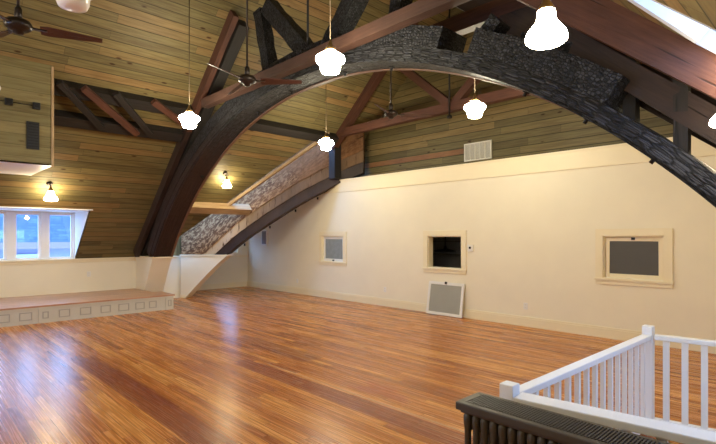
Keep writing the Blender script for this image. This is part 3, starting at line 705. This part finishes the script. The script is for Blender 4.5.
th = thing('thermostat', 'white thermostat on the cream wall beside the dark opening', 'thermostat', (-5.38,YW,1.41))
MB().box(-5.44,-5.32,YW-.03,YW,1.34,1.475).build('housing', M['offwhite'], th, bevel=.006)
MB().tube((-5.385,YW-.03,1.415),(-5.385,YW-.04,1.415),.024,14).build('dial', M['dark'], th)
pn = thing('utility_box', 'small grey utility box on the cream wall near the recess', 'panel', (-12.89,YW,1.6))
MB().box(-13.02,-12.72,YW-.03,YW,1.36,1.84).build('frame', M['offwhite'], pn, bevel=.004)
MB().box(-12.98,-12.76,YW-.04,YW-.03,1.40,1.80).build('door', M['greymetal'], pn)
def outlet(loc, axis, label):
    x, y, z = loc; o = thing('wall_outlet', label, 'outlet', loc, 'wall outlets')
    if axis == 'y':
        MB().box(x-.04,x+.04,y-.008,y,z-.06,z+.06).build('cover_plate', M['offwhite'], o, bevel=.003)
        for d in (-.025,.025): MB().box(x-.017,x+.017,y-.011,y-.008,z+d-.014,z+d+.014).build('socket', M['ventpaint'], o)
    else:
        MB().box(x,x+.008,y-.04,y+.04,z-.06,z+.06).build('cover_plate', M['offwhite'], o, bevel=.003)
        for d in (-.025,.025): MB().box(x+.008,x+.011,y-.017,y+.017,z+d-.014,z+d+.014).build('socket', M['ventpaint'], o)
outlet((-7.73,YW,.39),'y','wall outlet low on the cream wall between frosted window and leaning screen')
outlet((-11.17,YW,.36),'y','wall outlet low on the cream wall between the recess and frosted window')
outlet((-4.22,YW,.37),'y','wall outlet low on the cream wall between leaning screen and railing')
outlet((XL,3.24,.75),'x','wall outlet on the low wall behind the stage')

# leaning window screen
ls = thing('window_screen', 'white framed grey screen leaning against the wall under the dark opening', 'window screen', (-6.0,8.1,0))
ls.rotation_euler = (math.radians(-9), 0, 0); ls.location = (-5.95, YW-.155, .012)
def lpart(mb, name, mat, parent, bev=0):
    o = mb.build(name, M[mat], None, bev); o.parent = parent; return o
fw, fh, fr = .445, .68, .055
lpart(MB().box(-fw,-fw+fr,0,.03,0,fh).box(fw-fr,fw,0,.03,0,fh).box(-fw+fr,fw-fr,0,.03,0,fr).box(-fw+fr,fw-fr,0,.03,fh-fr,fh), 'frame', 'offwhite', ls, .004)
lpart(MB().box(-fw+fr,fw-fr,.010,.018,fr,fh-fr), 'mesh_panel', 'screen', ls)
lpart(MB().box(-.025,.025,-.012,0,fh-.035,fh+.012).tube((0,-.012,fh-.01),(0,-.025,fh-.01),.015,10), 'latch', 'iron', ls)

# dim things inside the dark opening
sr = thing('store_rack', 'dark pipe rack inside the dark wall opening', 'rack', (-6.9,9.75,0))
for z in (1.20,1.52): MB().tube((-8.2,9.75,z),(-5.6,9.75,z),.012,8).build('rail', M['greymetal'], sr)
for x in (-8.2,-5.6): MB().tube((x,9.75,0),(x,9.75,1.6),.015,8).build('post', M['greymetal'], sr)
hl = thing('hanging_lamp', 'dark shallow lamp hanging inside the dark wall opening', 'lamp', (-6.83,9.4,1.31))
MB().tube((-6.83,9.4,1.36),(-6.83,9.4,2.9),.012,8).build('rod', M['iron'], hl)
MB().lathe([(.012,.12),(.03,.10),(.05,.05),(.15,.03),(.27,.0),(.25,-.02),(0,-.03)], (-6.83,9.4,1.30), 20).build('shade', M['iron'], hl)

# ------------------------------------------------------------------ radiator
RX0, RX1, RY0, RY1, RZ = -1.362, .30, 1.985, 2.175, .85
rd = thing('radiator', 'dark bronze cast iron radiator with pierced top in front of the white railing', 'radiator', (-.55,2.08,0))
pitch = .047; n = int((RX1-RX0-.04)/pitch)
for i in range(n):
    x = RX0+.035+i*pitch
    b = MB()
    for y in (RY0+.028, RY1-.028):
        b.lathe([(.0,.10),(.020,.105),(.0215,.13),(.0165,.17),(.0165,.70),(.0215,.74),(.022,.77),(.014,.785),(0,.79)], (x,y,0), 12)
    b.box(x-.012,x+.012,RY0+.03,RY1-.03,.70,.775).box(x-.012,x+.012,RY0+.03,RY1-.03,.11,.17)
    if i in (0, n-1): b.tube((x,RY0+.028,0),(x,RY0+.028,.11),.013,8,.017).tube((x,RY1-.028,0),(x,RY1-.028,.11),.013,8,.017)
    b.build('section', M['radiator'], rd)
# pierced cover
b = MB(); z0, z1 = .79, .835
b.box(RX0-.012,RX1,RY0-.012,RY0+.022,z0+.01,z1+.004).box(RX0-.012,RX1,RY1-.018,RY1+.012,z0+.01,z1+.004).box(RX0-.012,RX0+.03,RY0+.022,RY1-.018,z0+.01,z1+.004).box(RX1-.03,RX1,RY0+.022,RY1-.018,z0+.01,z1+.004)
b.box(RX0+.004,RX1-.004,RY0+.006,RY1-.006,z0-.006,z0+.012)
b.build('cover_frame', M['radiator'], rd, bevel=.006)
b = MB(); k = int((RX1-RX0-.06)/.014)
for i in range(k+1): x = RX0+.03+i*.014; b.box(x-.0038,x+.0038,RY0+.02,RY1-.016,z1-.012,z1+.006)
for j in range(7): y = RY0+.03+j*(RY1-RY0-.06)/6; b.box(RX0+.03,RX1-.03,y-.005,y+.005,z1-.010,z1+.002)
b.build('cover_grille', M['radtop'], rd)

# ------------------------------------------------------------------ stair railing
rl = thing('stair_railing', 'white wooden railing with square balusters around the stair opening', 'railing', (-1.2,3.6,0))
PA, PB = V((-1.31,2.385,0)), V((-1.268,4.69,0))
PC, PD = PB+V((1.95,.30,0)), PA+V((1.95,.24,0))
def newel(p, h, name='newel_post'):
    MB().box(p.x-.040,p.x+.040,p.y-.040,p.y+.040,0,h).build(name, M['white'], rl, bevel=.006)
newel(PA, .855); newel(PB, .875)
newel(PC, .875)
def run(p, q, wd, bal, sp):
    d = (q-p).normalized(); up = V((0,0,1))
    MB().beam(p+d*.045+up*.782, q-d*.045+up*.782, wd, .04).build('handrail', M['white'], rl, bevel=.006)
    MB().beam(p+d*.045+up*.055, q-d*.045+up*.055, .06, .06).build('bottom_rail', M['white'], rl, bevel=.004)
    ln = (q-p).length; k = int(round(ln/sp))
    for i in range(1, k):
        c = p+d*(ln*i/k)
        MB().beam(c+up*.085, c+up*.765, bal, bal, tuple(d)).build('baluster', M['white'], rl)
run(PA, PB, .072, .030, .145)
run(PB, PC, .075, .046, .130)
run(PA, PD, .125, .040, .145)

# ------------------------------------------------------------------ world, camera
W = bpy.data.worlds.new('World'); S.world = W; W.use_nodes = True
nt = W.node_tree; bg = nt.nodes['Background']
bg.inputs[0].default_value = (.26,.49,1.0,1); bg.inputs[1].default_value = 4.6
cd = bpy.data.cameras.new('Camera'); cam = bpy.data.objects.new('Camera', cd); COL.objects.link(cam)
cam.location = (0,0,1.65); cam.rotation_euler = (math.pi/2, 0, math.atan2(.723,.691))
cd.sensor_width = 36; cd.lens = 480/716*36; cd.shift_y = 14/716; cd.clip_start = .05
S.camera = cam
S.view_settings.view_transform = 'Standard'; S.view_settings.look = 'None'
S.view_settings.exposure = 1.15; S.view_settings.gamma = 1.0; S.view_settings.use_curve_mapping = False
S.cycles.use_denoising = True
S.cycles.max_bounces = 10; S.cycles.diffuse_bounces = 6
S.cycles.sample_clamp_indirect = 6
